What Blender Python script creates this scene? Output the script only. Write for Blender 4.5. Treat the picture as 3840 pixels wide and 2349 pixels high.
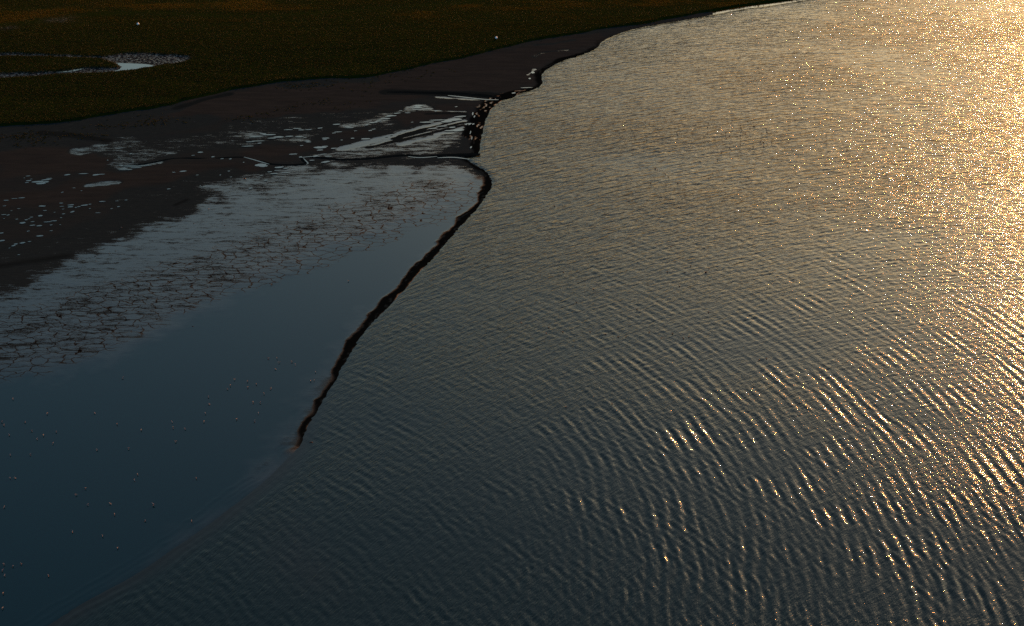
import bpy, math, random
import numpy as np

# ------------------------------------------------------------------ scene, camera, light
scene = bpy.context.scene
C = scene.collection
for o in list(bpy.data.objects):
    bpy.data.objects.remove(o)
random.seed(7)
rng = np.random.default_rng(11)
R = math.radians

CAM_H = 160.0
PITCH = R(29.0)
W0, H0 = 3840.0, 2349.0
FPX = 50.0 / 36.0 * W0

cam_d = bpy.data.cameras.new("camera")
cam = bpy.data.objects.new("camera", cam_d)
C.objects.link(cam)
cam_d.sensor_width = 36.0
cam_d.sensor_fit = 'HORIZONTAL'
cam_d.lens = 50.0
cam_d.clip_start = 1.0
cam_d.clip_end = 30000.0
cam.location = (0, 0, CAM_H)
cam.rotation_euler = (math.pi / 2 - PITCH, 0, 0)
scene.camera = cam
scene.render.resolution_x = 1024
scene.render.resolution_y = 626

SUN_EL = R(16.0)
SUN_AZ = R(25.0)          # clockwise from the viewing direction (+Y) towards +X

world = bpy.data.worlds.new("World")
scene.world = world
world.use_nodes = True
wn = world.node_tree.nodes
wl = world.node_tree.links
wn.clear()
sky = wn.new("ShaderNodeTexSky")
sky.sky_type = 'NISHITA'
sky.sun_disc = False
sky.sun_elevation = SUN_EL
sky.sun_rotation = SUN_AZ
sky.altitude = 0
sky.air_density = 2.6
sky.dust_density = 5.0
sky.ozone_density = 8.0
bg = wn.new("ShaderNodeBackground")
bg.inputs["Strength"].default_value = 0.13
wo = wn.new("ShaderNodeOutputWorld")
wl.new(sky.outputs[0], bg.inputs[0])
wl.new(bg.outputs[0], wo.inputs[0])

sun_d = bpy.data.lights.new("sun", 'SUN')
sun_d.energy = 5.0
sun_d.angle = R(0.53)
sun_d.color = (1.0, 0.35, 0.085)
sun = bpy.data.objects.new("sun", sun_d)
C.objects.link(sun)
sd = np.array([math.sin(SUN_AZ) * math.cos(SUN_EL), math.cos(SUN_AZ) * math.cos(SUN_EL), math.sin(SUN_EL)])
from mathutils import Vector
sun.rotation_euler = Vector(sd).to_track_quat('Z', 'Y').to_euler()

scene.view_settings.view_transform = 'Standard'
scene.view_settings.look = 'None'
scene.view_settings.exposure = 1.3
scene.view_settings.gamma = 1.0
scene.view_settings.use_curve_mapping = False
scene.cycles.use_denoising = False
scene.cycles.max_bounces = 4
scene.cycles.glossy_bounces = 3
scene.cycles.diffuse_bounces = 2
scene.cycles.sample_clamp_indirect = 4.0

# ------------------------------------------------------------------ plan: picture survey -> ground metres
cp, sp = math.cos(PITCH), math.sin(PITCH)


def G(u, v, z=0.0):
    """survey point (u, v) of the photograph -> ground coordinates in metres at height z"""
    u = np.asarray(u, float)
    v = np.asarray(v, float)
    xc = u - W0 / 2
    yc = v - H0 / 2
    dy = cp * FPX - sp * yc
    dz = -sp * FPX - cp * yc
    t = (z - CAM_H) / dz
    return np.stack([xc * t, dy * t], -1)


def GP(pts, z=0.0):
    a = np.array(pts, float)
    return G(a[:, 0], a[:, 1], z)


def K(pts, k):
    return [(a * k, b * k) for a, b in pts]


def chaikin(P, n=2, closed=False):
    P = np.asarray(P, float)
    for _ in range(n):
        A = P
        B = np.roll(P, -1, 0) if closed else P[1:]
        A2 = P if closed else P[:-1]
        Q = np.empty((len(A2) * 2, 2))
        Q[0::2] = 0.75 * A2 + 0.25 * B
        Q[1::2] = 0.25 * A2 + 0.75 * B
        if not closed:
            Q = np.vstack([P[:1], Q, P[-1:]])
        P = Q
    return P


def seg_dist(P, L, closed=False, rad=None):
    """unsigned distance of points P (n,2) to polyline L, plus arc position of the nearest point"""
    n = len(P)
    best = np.full(n, 1e9, np.float64)
    arc = np.zeros(n)
    Q = np.vstack([L, L[:1]]) if closed else L
    s0 = 0.0
    px, py = P[:, 0], P[:, 1]
    for a, b in zip(Q[:-1], Q[1:]):
        d = b - a
        l2 = float(d @ d)
        ln = math.sqrt(l2)
        if l2 < 1e-9:
            continue
        t = np.clip(((px - a[0]) * d[0] + (py - a[1]) * d[1]) / l2, 0, 1)
        dd = (px - a[0] - t * d[0]) ** 2 + (py - a[1] - t * d[1]) ** 2
        m = dd < best
        best[m] = dd[m]
        arc[m] = s0 + t[m] * ln
        s0 += ln
    return np.sqrt(best), arc


def inside(P, L):
    px, py = P[:, 0], P[:, 1]
    c = np.zeros(len(P), bool)
    x, y = L[:, 0], L[:, 1]
    j = len(L) - 1
    for i in range(len(L)):
        if y[i] != y[j]:
            m = ((y[i] > py) != (y[j] > py)) & (px < (x[j] - x[i]) * (py - y[i]) / (y[j] - y[i]) + x[i])
            c ^= m
        j = i
    return c


def sdf(P, L):
    d, _ = seg_dist(P, L, True)
    return np.where(inside(P, L), d, -d)     # positive inside


def sstep(a, b, x):
    t = np.clip((x - a) / (b - a), 0, 1)
    return t * t * (3 - 2 * t)


# cheap smooth value noise for geometry
_tab = rng.random((256, 256))


def vnoise(x, y):
    xi = np.floor(x).astype(int)
    yi = np.floor(y).astype(int)
    fx = x - xi
    fy = y - yi
    fx = fx * fx * (3 - 2 * fx)
    fy = fy * fy * (3 - 2 * fy)
    a = _tab[xi & 255, yi & 255]
    b = _tab[(xi + 1) & 255, yi & 255]
    c = _tab[xi & 255, (yi + 1) & 255]
    d = _tab[(xi + 1) & 255, (yi + 1) & 255]
    return (a * (1 - fx) + b * fx) * (1 - fy) + (c * (1 - fx) + d * fx) * fy


def fbm(x, y, o=4):
    s = 0
    a = 0.5
    for i in range(o):
        s = s + a * vnoise(x + 17.3 * i, y + 5.1 * i)
        x = x * 2.03
        y = y * 2.03
        a *= 0.5
    return s


k = 3840 / 2464
# edge of the sea against the mud, top to bottom, as read off the photograph
SEA_EDGE_UV = K([(1950, -2), (1900, 7), (1850, 14), (1800, 20), (1745, 30), (1700, 38), (1640, 50), (1560, 62), (1500, 76),
    (1460, 92), (1441, 103), (1438, 112), (1420, 123), (1395, 132), (1360, 142), (1332, 154), (1308, 169), (1296, 182),
    (1301, 195), (1298, 207), (1275, 217), (1250, 222), (1228, 236), (1203, 240), (1191, 249), (1178, 260), (1165, 282),
    (1157, 312), (1152, 340), (1149, 366), (1138, 376), (1112, 381), (1130, 394), (1150, 405), (1166, 414), (1179, 434),
    (1174, 455), (1160, 478), (1140, 505), (1116, 530), (1095, 552), (1070, 582), (1040, 617), (1010, 646), (990, 669),
    (965, 701), (930, 736), (900, 766), (870, 796), (850, 826), (835, 851), (815, 886), (797, 916), (777, 951),
    (757, 986), (737, 1016), (722, 1050), (716, 1075), (700, 1092), (680, 1114), (650, 1145), (600, 1186), (540, 1234),
    (480, 1275), (400, 1333), (340, 1373), (280, 1408), (200, 1450), (130, 1496), (60, 1540)], k)
edge = GP(SEA_EDGE_UV)
edge = chaikin(edge, 2)
far_top = np.array([[900, 2600], [420, 1150], [220, 720]])
far_bot = np.array([[-150, 120], [-400, -40], [-9000, -2500]])
LAND = np.vstack([far_top, edge, far_bot, [[-9000, 9000], [3600, 9000]]])     # closed: mud + marsh, sea outside

MARSH_UV = [(-900, 560), (-300, 490), (0, 474), (80, 468), (199, 464), (298, 450), (398, 434), (497, 416), (577, 410), (637, 394), (716, 374),
    (796, 360), (876, 336), (960, 324), (980, 318), (1091, 304), (1199, 297), (1258, 292), (1338, 296), (1417, 285), (1497, 267),
    (1577, 251), (1656, 233), (1736, 219), (1815, 199), (1891, 180), (2002, 153), (2091, 141), (2179, 125), (2246, 112),
    (2313, 103), (2380, 94), (2431, 86), (2530, 68), (2649, 46), (2805, 20), (2961, 0), (3039, -10)]
medge = chaikin(GP(MARSH_UV), 2)
MARSH = np.vstack([[[-9000, 300]], medge, [[190, 640], [400, 1150], [880, 2600], [3500, 9000], [-9000, 9000]]])
# hollow of the tidal creek inside the marsh, and the tongue of marsh within it
z1 = 0.3982
CREEK = chaikin(GP(K([(-900, 500), (-100, 500), (350, 520), (700, 535), (950, 545), (1100, 525), (1250, 505), (1400, 510), (1550, 520), (1680, 525),
    (1800, 540), (1795, 570), (1750, 597), (1600, 617), (1470, 637), (1300, 667), (1000, 697), (750, 702), (500, 717),
    (300, 737), (0, 757), (-900, 800)], z1)), 2, True)
TONGUE = chaikin(GP(K([(-900, 550), (0, 545), (400, 546), (800, 556), (960, 572), (1050, 600), (1095, 628), (1140, 648), (1000, 650),
    (860, 640), (700, 668), (520, 685), (200, 695), (-900, 720)], z1)), 2, True)
CREEK_WATER = [K([(1020, 592), (1200, 600), (1330, 604), (1420, 612), (1470, 634), (1400, 648), (1300, 663), (1200, 668), (1100, 676), (960, 696),
    (1010, 682), (1090, 668), (1145, 650), (1100, 632), (1065, 612)], z1),
    K([(520, 686), (600, 664), (700, 648), (790, 638), (795, 648), (740, 664), (690, 674), (600, 684)], z1)]


# ------------------------------------------------------------------ object helpers
def mesh_obj(name, verts, faces, mats, parent=None, smooth=True, attrs=None, mat_idx=None):
    me = bpy.data.meshes.new(name)
    verts = np.ascontiguousarray(verts, np.float32)
    if isinstance(faces, np.ndarray):
        n, kf = faces.shape
        me.vertices.add(len(verts))
        me.vertices.foreach_set("co", verts.ravel())
        me.loops.add(n * kf)
        me.loops.foreach_set("vertex_index", np.ascontiguousarray(faces, np.int32).ravel())
        me.polygons.add(n)
        me.polygons.foreach_set("loop_start", np.arange(0, n * kf, kf, dtype=np.int32))
        me.polygons.foreach_set("loop_total", np.full(n, kf, np.int32))
        me.update(calc_edges=True)
    else:
        me.from_pydata([tuple(map(float, v)) for v in verts], [], faces)
    if smooth:
        me.polygons.foreach_set("use_smooth", np.ones(len(me.polygons), bool))
    for m in (mats if isinstance(mats, (list, tuple)) else [mats]):
        me.materials.append(m)
    if mat_idx is not None:
        me.polygons.foreach_set("material_index", np.asarray(mat_idx, np.int32))
    for nm, a in (attrs or {}).items():
        at = me.attributes.new(nm, 'FLOAT', 'POINT')
        at.data.foreach_set("value", np.ascontiguousarray(a, np.float32))
    me.update()
    o = bpy.data.objects.new(name, me)
    C.objects.link(o)
    if parent is not None:
        o.parent = parent
    return o


def tag(o, label=None, cat=None, group=None, kind=None):
    if label:
        o['label'] = label
    if cat:
        o['category'] = cat
    if group:
        o['group'] = group
    if kind:
        o['kind'] = kind
    return o


def axis(lo, hi, step, far_lo, far_hi, grow=1.16):
    a = list(np.arange(lo, hi + step * 0.5, step))
    s = step
    while a[-1] < far_hi:
        s *= grow
        a.append(a[-1] + s)
    b = []
    s = step
    x = lo
    while x > far_lo:
        s *= grow
        x -= s
        b.append(x)
    return np.array(b[::-1] + a)


def grid_sheet(xs, ys):
    X, Y = np.meshgrid(xs, ys)
    return np.stack([X.ravel(), Y.ravel()], -1), (len(ys), len(xs))


def crop(P, shape, keepv):
    """quads of a grid whose four corners are kept; returns compact index map"""
    ny, nx = shape
    idx = np.arange(ny * nx).reshape(ny, nx)
    q = np.stack([idx[:-1, :-1], idx[:-1, 1:], idx[1:, 1:], idx[1:, :-1]], -1).reshape(-1, 4)
    kf = keepv[q].all(1)
    q = q[kf]
    used = np.zeros(ny * nx, bool)
    used[q.ravel()] = True
    remap = np.cumsum(used) - 1
    return used, remap[q]


# ------------------------------------------------------------------ materials
def new_mat(name):
    m = bpy.data.materials.new(name)
    m.use_nodes = True
    nt = m.node_tree
    nt.nodes.clear()
    out = nt.nodes.new("ShaderNodeOutputMaterial")
    b = nt.nodes.new("ShaderNodeBsdfPrincipled")
    nt.links.new(b.outputs[0], out.inputs[0])
    return m, nt, b


class NT:
    def __init__(s, nt):
        s.nt = nt

    def n(s, t, **kw):
        x = s.nt.nodes.new(t)
        for a, v in kw.items():
            setattr(x, a, v)
        return x

    def L(s, a, b):
        s.nt.links.new(a, b)

    def val(s, sock, v):
        if hasattr(v, "is_output") or isinstance(v, bpy.types.NodeSocket):
            s.L(v, sock)
        else:
            sock.default_value = v

    def math(s, op, a, b=0.0, clamp=False):
        x = s.n("ShaderNodeMath", operation=op, use_clamp=clamp)
        s.val(x.inputs[0], a)
        s.val(x.inputs[1], b)
        return x.outputs[0]

    def ramp(s, f, lo, hi, a=0.0, b=1.0):
        x = s.n("ShaderNodeMapRange", interpolation_type='SMOOTHSTEP')
        s.val(x.inputs[0], f)
        x.inputs[1].default_value = lo
        x.inputs[2].default_value = hi
        s.val(x.inputs[3], a)
        s.val(x.inputs[4], b)
        return x.outputs[0]

    def mixc(s, f, a, b):
        x = s.n("ShaderNodeMix", data_type='RGBA')
        s.val(x.inputs[0], f)
        s.val(x.inputs[6], a)
        s.val(x.inputs[7], b)
        return x.outputs[2]

    def mixf(s, f, a, b):
        x = s.n("ShaderNodeMix", data_type='FLOAT')
        s.val(x.inputs[0], f)
        s.val(x.inputs[2], a)
        s.val(x.inputs[3], b)
        return x.outputs[0]

    def attr(s, nm):
        return s.n("ShaderNodeAttribute", attribute_name=nm).outputs["Fac"]

    def pos(s, rot=0.0, scale=(1, 1, 1)):
        g = s.n("ShaderNodeTexCoord")
        m = s.n("ShaderNodeMapping", vector_type='POINT')
        m.inputs["Rotation"].default_value = (0, 0, rot)
        m.inputs["Scale"].default_value = scale
        s.L(g.outputs["Object"], m.inputs[0])
        return m.outputs[0]

    def noise(s, vec, sc, det=2.0, rough=0.5, dist=0.0):
        x = s.n("ShaderNodeTexNoise")
        s.L(vec, x.inputs["Vector"])
        x.inputs["Scale"].default_value = sc
        x.inputs["Detail"].default_value = det
        x.inputs["Roughness"].default_value = rough
        x.inputs["Distortion"].default_value = dist
        return x.outputs["Fac"]

    def bump(s, h, dist, strength=1.0, normal=None):
        x = s.n("ShaderNodeBump")
        x.inputs["Strength"].default_value = strength
        x.inputs["Distance"].default_value = dist
        if "Filter Width" in x.inputs:
            x.inputs["Filter Width"].default_value = 0.1
        s.L(h, x.inputs["Height"])
        if normal is not None:
            s.L(normal, x.inputs["Normal"])
        return x.outputs[0]


def col(r, g, b):
    return (r, g, b, 1.0)


# --- sea water
SW_A, SW_B = 0.0030, 0.0078
M_sea, nt, b = new_mat("sea_water")
t = NT(nt)
b.inputs["IOR"].default_value = 1.22
calm = t.attr("calm")
shoal = t.attr("shoal")
n0 = t.noise(t.pos(R(-20), (0.02, 0.05, 1)), 1.0, 3.0)
c1 = t.mixc(n0, col(0.0008, 0.0040, 0.0036), col(0.0014, 0.0044, 0.0032))
c2 = t.mixc(shoal, c1, col(0.010, 0.0095, 0.0075))
t.L(c2, b.inputs["Base Color"])
b.inputs["Roughness"].default_value = 0.07


def warped(nm, sx, sy):
    a = t.n("ShaderNodeAttribute", attribute_name=nm)
    m = t.n("ShaderNodeMapping", vector_type='POINT')
    m.inputs["Scale"].default_value = (sx, sy, 1)
    t.L(a.outputs["Vector"], m.inputs[0])
    return m.outputs[0]


r1 = t.noise(warped("ripple_uv", 0.45, 3.0), 1.0, 2.5, 0.55, 0.5)
r2 = t.noise(warped("ripple_uv", 1.8, 5.5), 1.0, 2.0, 0.6, 0.4)
r3 = t.noise(warped("swell_uv", 0.9, 3.2), 1.0, 2.5, 0.6, 0.5)
h = t.math('ADD', t.math('MULTIPLY', r1, 0.125), t.math('MULTIPLY', r2, 0.030))
r0 = t.noise(warped("ripple_uv", 0.17, 0.72), 1.0, 2.0, 0.5, 0.6)
h = t.math('ADD', h, t.math('MULTIPLY', r0, t.math('MULTIPLY', t.attr("far"), 0.52)))
h = t.math('ADD', h, t.math('MULTIPLY', r3, t.math('MULTIPLY', t.attr("swell"), 0.06)))
h = t.math('MULTIPLY', h, calm)
t.L(t.bump(h, 1.0), b.inputs["Normal"])

# --- mud
M_mud, nt, b = new_mat("mud")
t = NT(nt)
gloss, film, crack, tone, weed = [t.attr(x) for x in ("gloss", "film", "crack", "tone", "weed")]
st1 = t.noise(t.pos(R(-8), (0.10, 0.55, 1)), 1.0, 5.0, 0.62, 0.4)
st2 = t.noise(t.pos(R(-5), (0.45, 2.2, 1)), 1.0, 4.0, 0.65, 0.3)
fine = t.noise(t.pos(0, (3.0, 6.0, 1)), 1.0, 3.0, 0.7)
big = t.noise(t.pos(R(-10), (0.03, 0.07, 1)), 1.0, 4.0, 0.6)
# gloss broken by streaks
gl = t.math('ADD', gloss, t.math('MULTIPLY', t.math('SUBTRACT', st1, 0.5), 0.9))
gl = t.math('ADD', gl, t.math('MULTIPLY', t.math('SUBTRACT', st2, 0.5), 0.75))
pk = t.math('MULTIPLY', t.ramp(gl, 0.84, 1.12), t.ramp(t.math('ADD', film, crack), 0.25, 0.0))
gl = t.ramp(t.math('ADD', gl, t.math('MULTIPLY', t.math('SUBTRACT', fine, 0.5), 0.7)), 0.58, 0.78)
gl = t.math('MULTIPLY', gl, t.ramp(gloss, 0.0, 0.12))
gl = t.math('MAXIMUM', gl, film)
# cracks: voronoi cell borders on the drying mud
vw = t.n("ShaderNodeVectorMath", operation='ADD')
wpn = t.n("ShaderNodeTexNoise")
t.L(t.pos(0, (0.35, 0.35, 1)), wpn.inputs["Vector"])
wpn.inputs["Scale"].default_value = 1.0
wps = t.n("ShaderNodeVectorMath", operation='SCALE')
t.L(wpn.outputs["Color"], wps.inputs[0])
wps.inputs["Scale"].default_value = 1.1
t.L(t.pos(R(10), (0.26, 0.50, 1)), vw.inputs[0])
t.L(wps.outputs[0], vw.inputs[1])
vor = t.n("ShaderNodeTexVoronoi", feature='DISTANCE_TO_EDGE', voronoi_dimensions='2D')
t.L(vw.outputs[0], vor.inputs["Vector"])
vor.inputs["Scale"].default_value = 1.0
ck = t.ramp(vor.outputs["Distance"], 0.0, 0.075, 1.0, 0.0)
ckn = t.noise(t.pos(0, (0.16, 0.3, 1)), 1.0, 3.0, 0.6)
ck = t.math('MULTIPLY', ck, t.ramp(t.math('ADD', t.math('MULTIPLY', ckn, 1.0), crack), 0.62, 0.95))
ck = t.math('MULTIPLY', ck, t.ramp(crack, 0.02, 0.2))
brown = t.mixc(st1, col(0.0036, 0.0052, 0.0060), col(0.0125, 0.0150, 0.0155))
grey = t.mixc(st2, col(0.0032, 0.0058, 0.0072), col(0.0085, 0.0135, 0.0155))
base = t.mixc(t.ramp(t.math('ADD', tone, t.math('MULTIPLY', t.math('SUBTRACT', big, 0.5), 0.6)), 0.2, 0.8), brown, grey)
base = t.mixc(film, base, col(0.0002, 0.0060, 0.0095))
base = t.mixc(ck, base, col(0.0012, 0.0014, 0.0015))
base = t.mixc(weed, base, t.mixc(fine, col(0.0006, 0.0010, 0.0012), col(0.0018, 0.0026, 0.0028)))  # near-black base colour for the bank and the dull bands
t.L(base, b.inputs["Base Color"])
rough = t.mixf(t.math('POWER', gl, 0.35), 0.95, 0.14)
rough = t.mixf(t.math('MULTIPLY', pk, t.math('SUBTRACT', 1.0, film)), rough, 0.05)
rough = t.mixf(film, rough, 0.035)
rough = t.mixf(weed, rough, 0.95)
rough = t.mixf(ck, rough, 0.7)
t.L(rough, b.inputs["Roughness"])
b.inputs["IOR"].default_value = 1.29
spec = t.mixf(t.math('POWER', gl, 2.0), 0.0, 0.5)
spec = t.mixf(film, spec, 0.33)
spec = t.mixf(t.math('MAXIMUM', ck, t.math('MULTIPLY', weed, 1.0)), spec, 0.0)
t.L(spec, b.inputs["Specular IOR Level"])
dry = t.math('SUBTRACT', 1.0, film)
hh = t.math('ADD', t.math('MULTIPLY', st2, 0.022), t.math('MULTIPLY', fine, 0.008))
hh = t.math('MULTIPLY', hh, t.math('ADD', t.math('MULTIPLY', dry, 1.0), 0.004))
hh = t.math('SUBTRACT', hh, t.math('MULTIPLY', ck, 0.004))
t.L(t.bump(hh, 1.0), b.inputs["Normal"])

# --- marsh ground and grass
M_marsh, nt, b = new_mat("marsh_soil")
t = NT(nt)
n1 = t.noise(t.pos(0, (0.35, 0.7, 1)), 1.0, 4.0, 0.65)
n2 = t.noise(t.pos(0, (1.2, 2.2, 1)), 1.0, 3.0, 0.65)
bs = t.mixc(n1, col(0.0038, 0.0070, 0.0014), col(0.0070, 0.0110, 0.0018))
wetm = t.attr("wet")
bs = t.mixc(wetm, bs, t.mixc(n2, col(0.002, 0.004, 0.006), col(0.006, 0.010, 0.013)))
t.L(bs, b.inputs["Base Color"])
t.L(t.mixf(wetm, 0.95, t.ramp(n2, 0.50, 0.62, 0.95, 0.2)), b.inputs["Roughness"])
t.L(t.math('MULTIPLY', wetm, t.ramp(n2, 0.52, 0.64, 0.0, 0.3)), b.inputs["Specular IOR Level"])
t.L(t.bump(t.math('ADD', t.math('MULTIPLY', n2, 0.2), t.math('MULTIPLY', n1, 0.25)), 1.0, 0.7), b.inputs["Normal"])

M_grass, nt, b = new_mat("marsh_grass")
t = NT(nt)
hue = t.attr("hue")
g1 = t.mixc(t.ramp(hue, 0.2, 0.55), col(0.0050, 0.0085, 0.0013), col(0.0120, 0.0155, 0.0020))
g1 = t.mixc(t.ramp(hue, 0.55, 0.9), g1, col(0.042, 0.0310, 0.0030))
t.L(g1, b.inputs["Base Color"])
b.inputs["Roughness"].default_value = 0.8
b.inputs["Specular IOR Level"].default_value = 0.1
tr = t.n("ShaderNodeBsdfTranslucent")
t.L(g1, tr.inputs["Color"])
mx = t.n("ShaderNodeMixShader")
mx.inputs[0].default_value = 0.35
out = [x for x in nt.nodes if x.type == 'OUTPUT_MATERIAL'][0]
t.L(b.outputs[0], mx.inputs[1])
t.L(tr.outputs[0], mx.inputs[2])
t.L(mx.outputs[0], out.inputs[0])

# --- still water (puddles, creek)
M_pool, nt, b = new_mat("still_water")
t = NT(nt)
b.inputs["Base Color"].default_value = col(0.008, 0.020, 0.022)
b.inputs["Roughness"].default_value = 0.03
b.inputs["IOR"].default_value = 1.42
pn = t.noise(t.pos(R(-15), (1.2, 2.4, 1)), 1.0, 2.0)
t.L(t.bump(pn, 0.02), b.inputs["Normal"])


def plain(name, c, rough=0.6, spec=0.3, var=0.25, sc=8.0):
    m, nt, b = new_mat(name)
    t = NT(nt)
    n = t.noise(t.pos(0, (1, 1, 1)), sc, 3.0)
    lo = tuple(x * (1 - var) for x in c) + (1,)
    hi = tuple(min(1, x * (1 + var)) for x in c) + (1,)
    t.L(t.mixc(n, lo, hi), b.inputs["Base Color"])
    b.inputs["Roughness"].default_value = rough
    b.inputs["Specular IOR Level"].default_value = spec
    return m


M_white = plain("white_feather", (0.12, 0.125, 0.13), 0.7, 0.2, 0.06, 20)
M_wing = plain("grey_feather", (0.02, 0.02, 0.022), 0.7, 0.2, 0.12, 20)
M_black = plain("dark_feather", (0.02, 0.02, 0.02), 0.7, 0.2, 0.2, 20)
M_leg = plain("orange_skin", (0.30, 0.12, 0.03), 0.6, 0.3, 0.1, 20)
M_duck = plain("brown_feather", (0.035, 0.027, 0.020), 0.75, 0.2, 0.3, 20)
M_clod = plain("dark_clod", (0.010, 0.009, 0.008), 0.8, 0.1, 0.4, 6)
M_rubber = plain("rubber", (0.012, 0.012, 0.012), 0.6, 0.3, 0.2, 20)
M_buoy = plain("buoy_plastic", (0.55, 0.57, 0.60), 0.5, 0.4, 0.1, 6)
M_rust = plain("rusty_steel", (0.08, 0.04, 0.025), 0.8, 0.3, 0.3, 30)

# ------------------------------------------------------------------ sea
# one sheet out to the horizon; its cells widen with distance from the near water
us = axis(-82, 88, 0.31, -1500, 2600)
ys = axis(163, 575, 0.33, -2500, 9000)
ny0 = len(ys)
Uu, Yy = np.meshgrid(us, ys)
wide = 1.0 + np.clip(Yy - 163, -60, 2500) / 250.0
Xx = Uu * wide
P = np.stack([Xx.ravel(), Yy.ravel()], -1)
shp = (len(ys), len(us))
cell = (np.gradient(Xx, axis=1)).ravel()
cellv = np.maximum(cell, np.gradient(Yy, axis=0).ravel())
land = inside(P, LAND)
dist = np.full(len(P), 60.0)
ci = np.where((P[:, 1] > 120) & (P[:, 1] < 760) & (P[:, 0] > -260) & (P[:, 0] < 260))[0]
d, arc = seg_dist(P[ci], np.vstack([far_top, edge[::2], far_bot]))
dist[ci] = d
sdl = np.where(land, dist, -dist)
keep = sdl < 2.0
used, Q = crop(P, shp, keep)
PV = P[used]
sv = sdl[used]
cellv = cellv[used]
x, y = PV[:, 0], PV[:, 1]
z = np.zeros(len(PV))
wr = np.random.default_rng(5)
# wind ripples: long crests bowed round a point low on the right
CA = np.array([208.0, 70.0])
for i in range(44):
    lam = 0.75 * (1.9 / 0.75) ** wr.random()
    cx, cy = CA[0] + wr.normal(0, 60), CA[1] + wr.normal(0, 60)
    kk = 2 * math.pi / lam
    amp = SW_A * lam * (0.6 + 0.8 * wr.random()) * sstep(2.3, 3.6, lam / cellv)
    r = np.sqrt((x - cx) ** 2 + (y - cy) ** 2)
    z += amp * np.sin(kk * r + wr.random() * 6.283)
z *= (0.7 + 0.7 * fbm(x * 0.05 + y * 0.02, y * 0.09, 3)) * (0.25 + 0.75 * sstep(205, 330, y))
# crossing swell in the near water, spreading from a point low on the left
zb = np.zeros(len(PV))
right = sstep(-25, 30, x)
for i in range(44):
    lam = 1.2 * (2.7 / 1.2) ** wr.random()
    if i % 2:
        cx, cy, sw = -90 + wr.normal(0, 26), 192 + wr.normal(0, 24), right
    else:
        cx, cy, sw = -144 + wr.normal(0, 40), 95 + wr.normal(0, 40), 0.55 * (1 - 0.6 * right)
    kk = 2 * math.pi / lam
    amp = SW_B * lam * (0.6 + 0.8 * wr.random()) * sstep(2.3, 3.6, lam / cellv) * sw
    r = np.sqrt((x - cx) ** 2 + (y - cy) ** 2)
    zb += amp * np.sin(kk * r + wr.random() * 6.283)
wB = 0.10 + 0.90 * sstep(370, 195, y) * (0.35 + 0.65 * sstep(-45, 45, x))
z += zb * wB * (0.1 + 1.8 * fbm(x * 0.10 + 9, y * 0.10, 3))
# the waves die on the shoal; little swash crests run along the bar in the lower left
off = -sv                                         # metres seaward of the edge
lowleft = sstep(255, 225, y) * sstep(-18, -30, x)
shore_f = sstep(0.0, 2.0 + 5.0 * lowleft, off)
z *= 0.12 + 0.88 * shore_f
wob = 1.6 * (fbm(x * 0.12, y * 0.12, 3) - 0.5)
for c0, a0 in ((0.6, 0.035), (2.3, 0.04), (4.2, 0.04), (6.4, 0.035)):
    zz = np.exp(-((off - c0 - wob * (1 + 0.3 * c0)) / 0.34) ** 2)
    z += a0 * zz * sstep(255, 235, y) * (0.2 + 0.9 * vnoise(x * 0.18 + c0 * 7, y * 0.18))
calm = (0.15 + 0.85 * shore_f) * (0.62 + 0.55 * sstep(200, 380, y)) * (0.45 + 1.1 * fbm(x * 0.022 + 4, y * 0.04 + 8, 4))
shoal = sstep(4.5, 0.0, off + 1.2 * wob) * sstep(262, 235, y) * 0.25
# a faint sandy shoal showing through the near water
ps = G(1120, 2100)
dd = ((x - ps[0]) * 0.8 + (y - ps[1]) * 0.25) ** 2 / 6.0 ** 2 + ((y - ps[1]) * 0.9 + (x - ps[0]) * 0.45) ** 2 / 9.0 ** 2
shoal = np.maximum(shoal, 0.2 * np.exp(-dd) * (0.2 + fbm(x * 0.12, y * 0.12, 3)))
# curved wave coordinates: across and along the ripple crests, and the same for the swell
ra = np.hypot(x - CA[0], y - CA[1])
ta = np.arctan2(x - CA[0], y - CA[1]) * 350.0
rb = np.hypot(x + 90, y - 192)
tb = np.arctan2(x + 90, y - 192) * 110.0
sea = mesh_obj("sea", np.column_stack([x, y, z]), Q, M_sea, attrs={"calm": calm, "shoal": shoal, "swell": wB, "far": 0.25 + 0.75 * sstep(220, 420, y)})
for nm, aa, bb in (("ripple_uv", ta, ra), ("swell_uv", tb, rb)):
    at = sea.data.attributes.new(nm, 'FLOAT_VECTOR', 'POINT')
    at.data.foreach_set("vector", np.ascontiguousarray(np.column_stack([aa, bb, 0 * aa]), np.float32).ravel())
tag(sea, kind='structure')
print("sea verts", len(PV))

# ------------------------------------------------------------------ mudflat
xs = axis(-165, 75, 0.36, -6000, 60)
ys = axis(163, 520, 0.36, -2500, 620)
P, shp = grid_sheet(xs, ys)
land = inside(P, LAND)
marsh = inside(P, MARSH)
win = (P[:, 0] > -400) & (P[:, 0] < 220) & (P[:, 1] > 60) & (P[:, 1] < 700)
dl = np.full(len(P), 60.0)
al = np.zeros(len(P))
ci = np.where(win)[0]
d, arc = seg_dist(P[ci], np.vstack([far_top, edge[::2], far_bot]))
dl[ci] = d
al[ci] = arc
sl = np.where(land, dl, -dl)
dm = np.full(len(P), 60.0)
ci = np.where(win & land)[0]
d, _ = seg_dist(P[ci], np.vstack([[[-9000, 300]], medge, [[190, 640], [400, 1150]]]))
dm[ci] = d
sm = np.where(marsh, dm, -dm)
keep = (sl > -2.5) & (sm < 1.5)
used, Q = crop(P, shp, keep)
PV = P[used]
sl, sm, al = sl[used], sm[used], al[used]
x, y = PV[:, 0], PV[:, 1]
wob = fbm(x * 0.22, y * 0.22, 4) - 0.5
z = 0.03 + 0.0 * x
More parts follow.
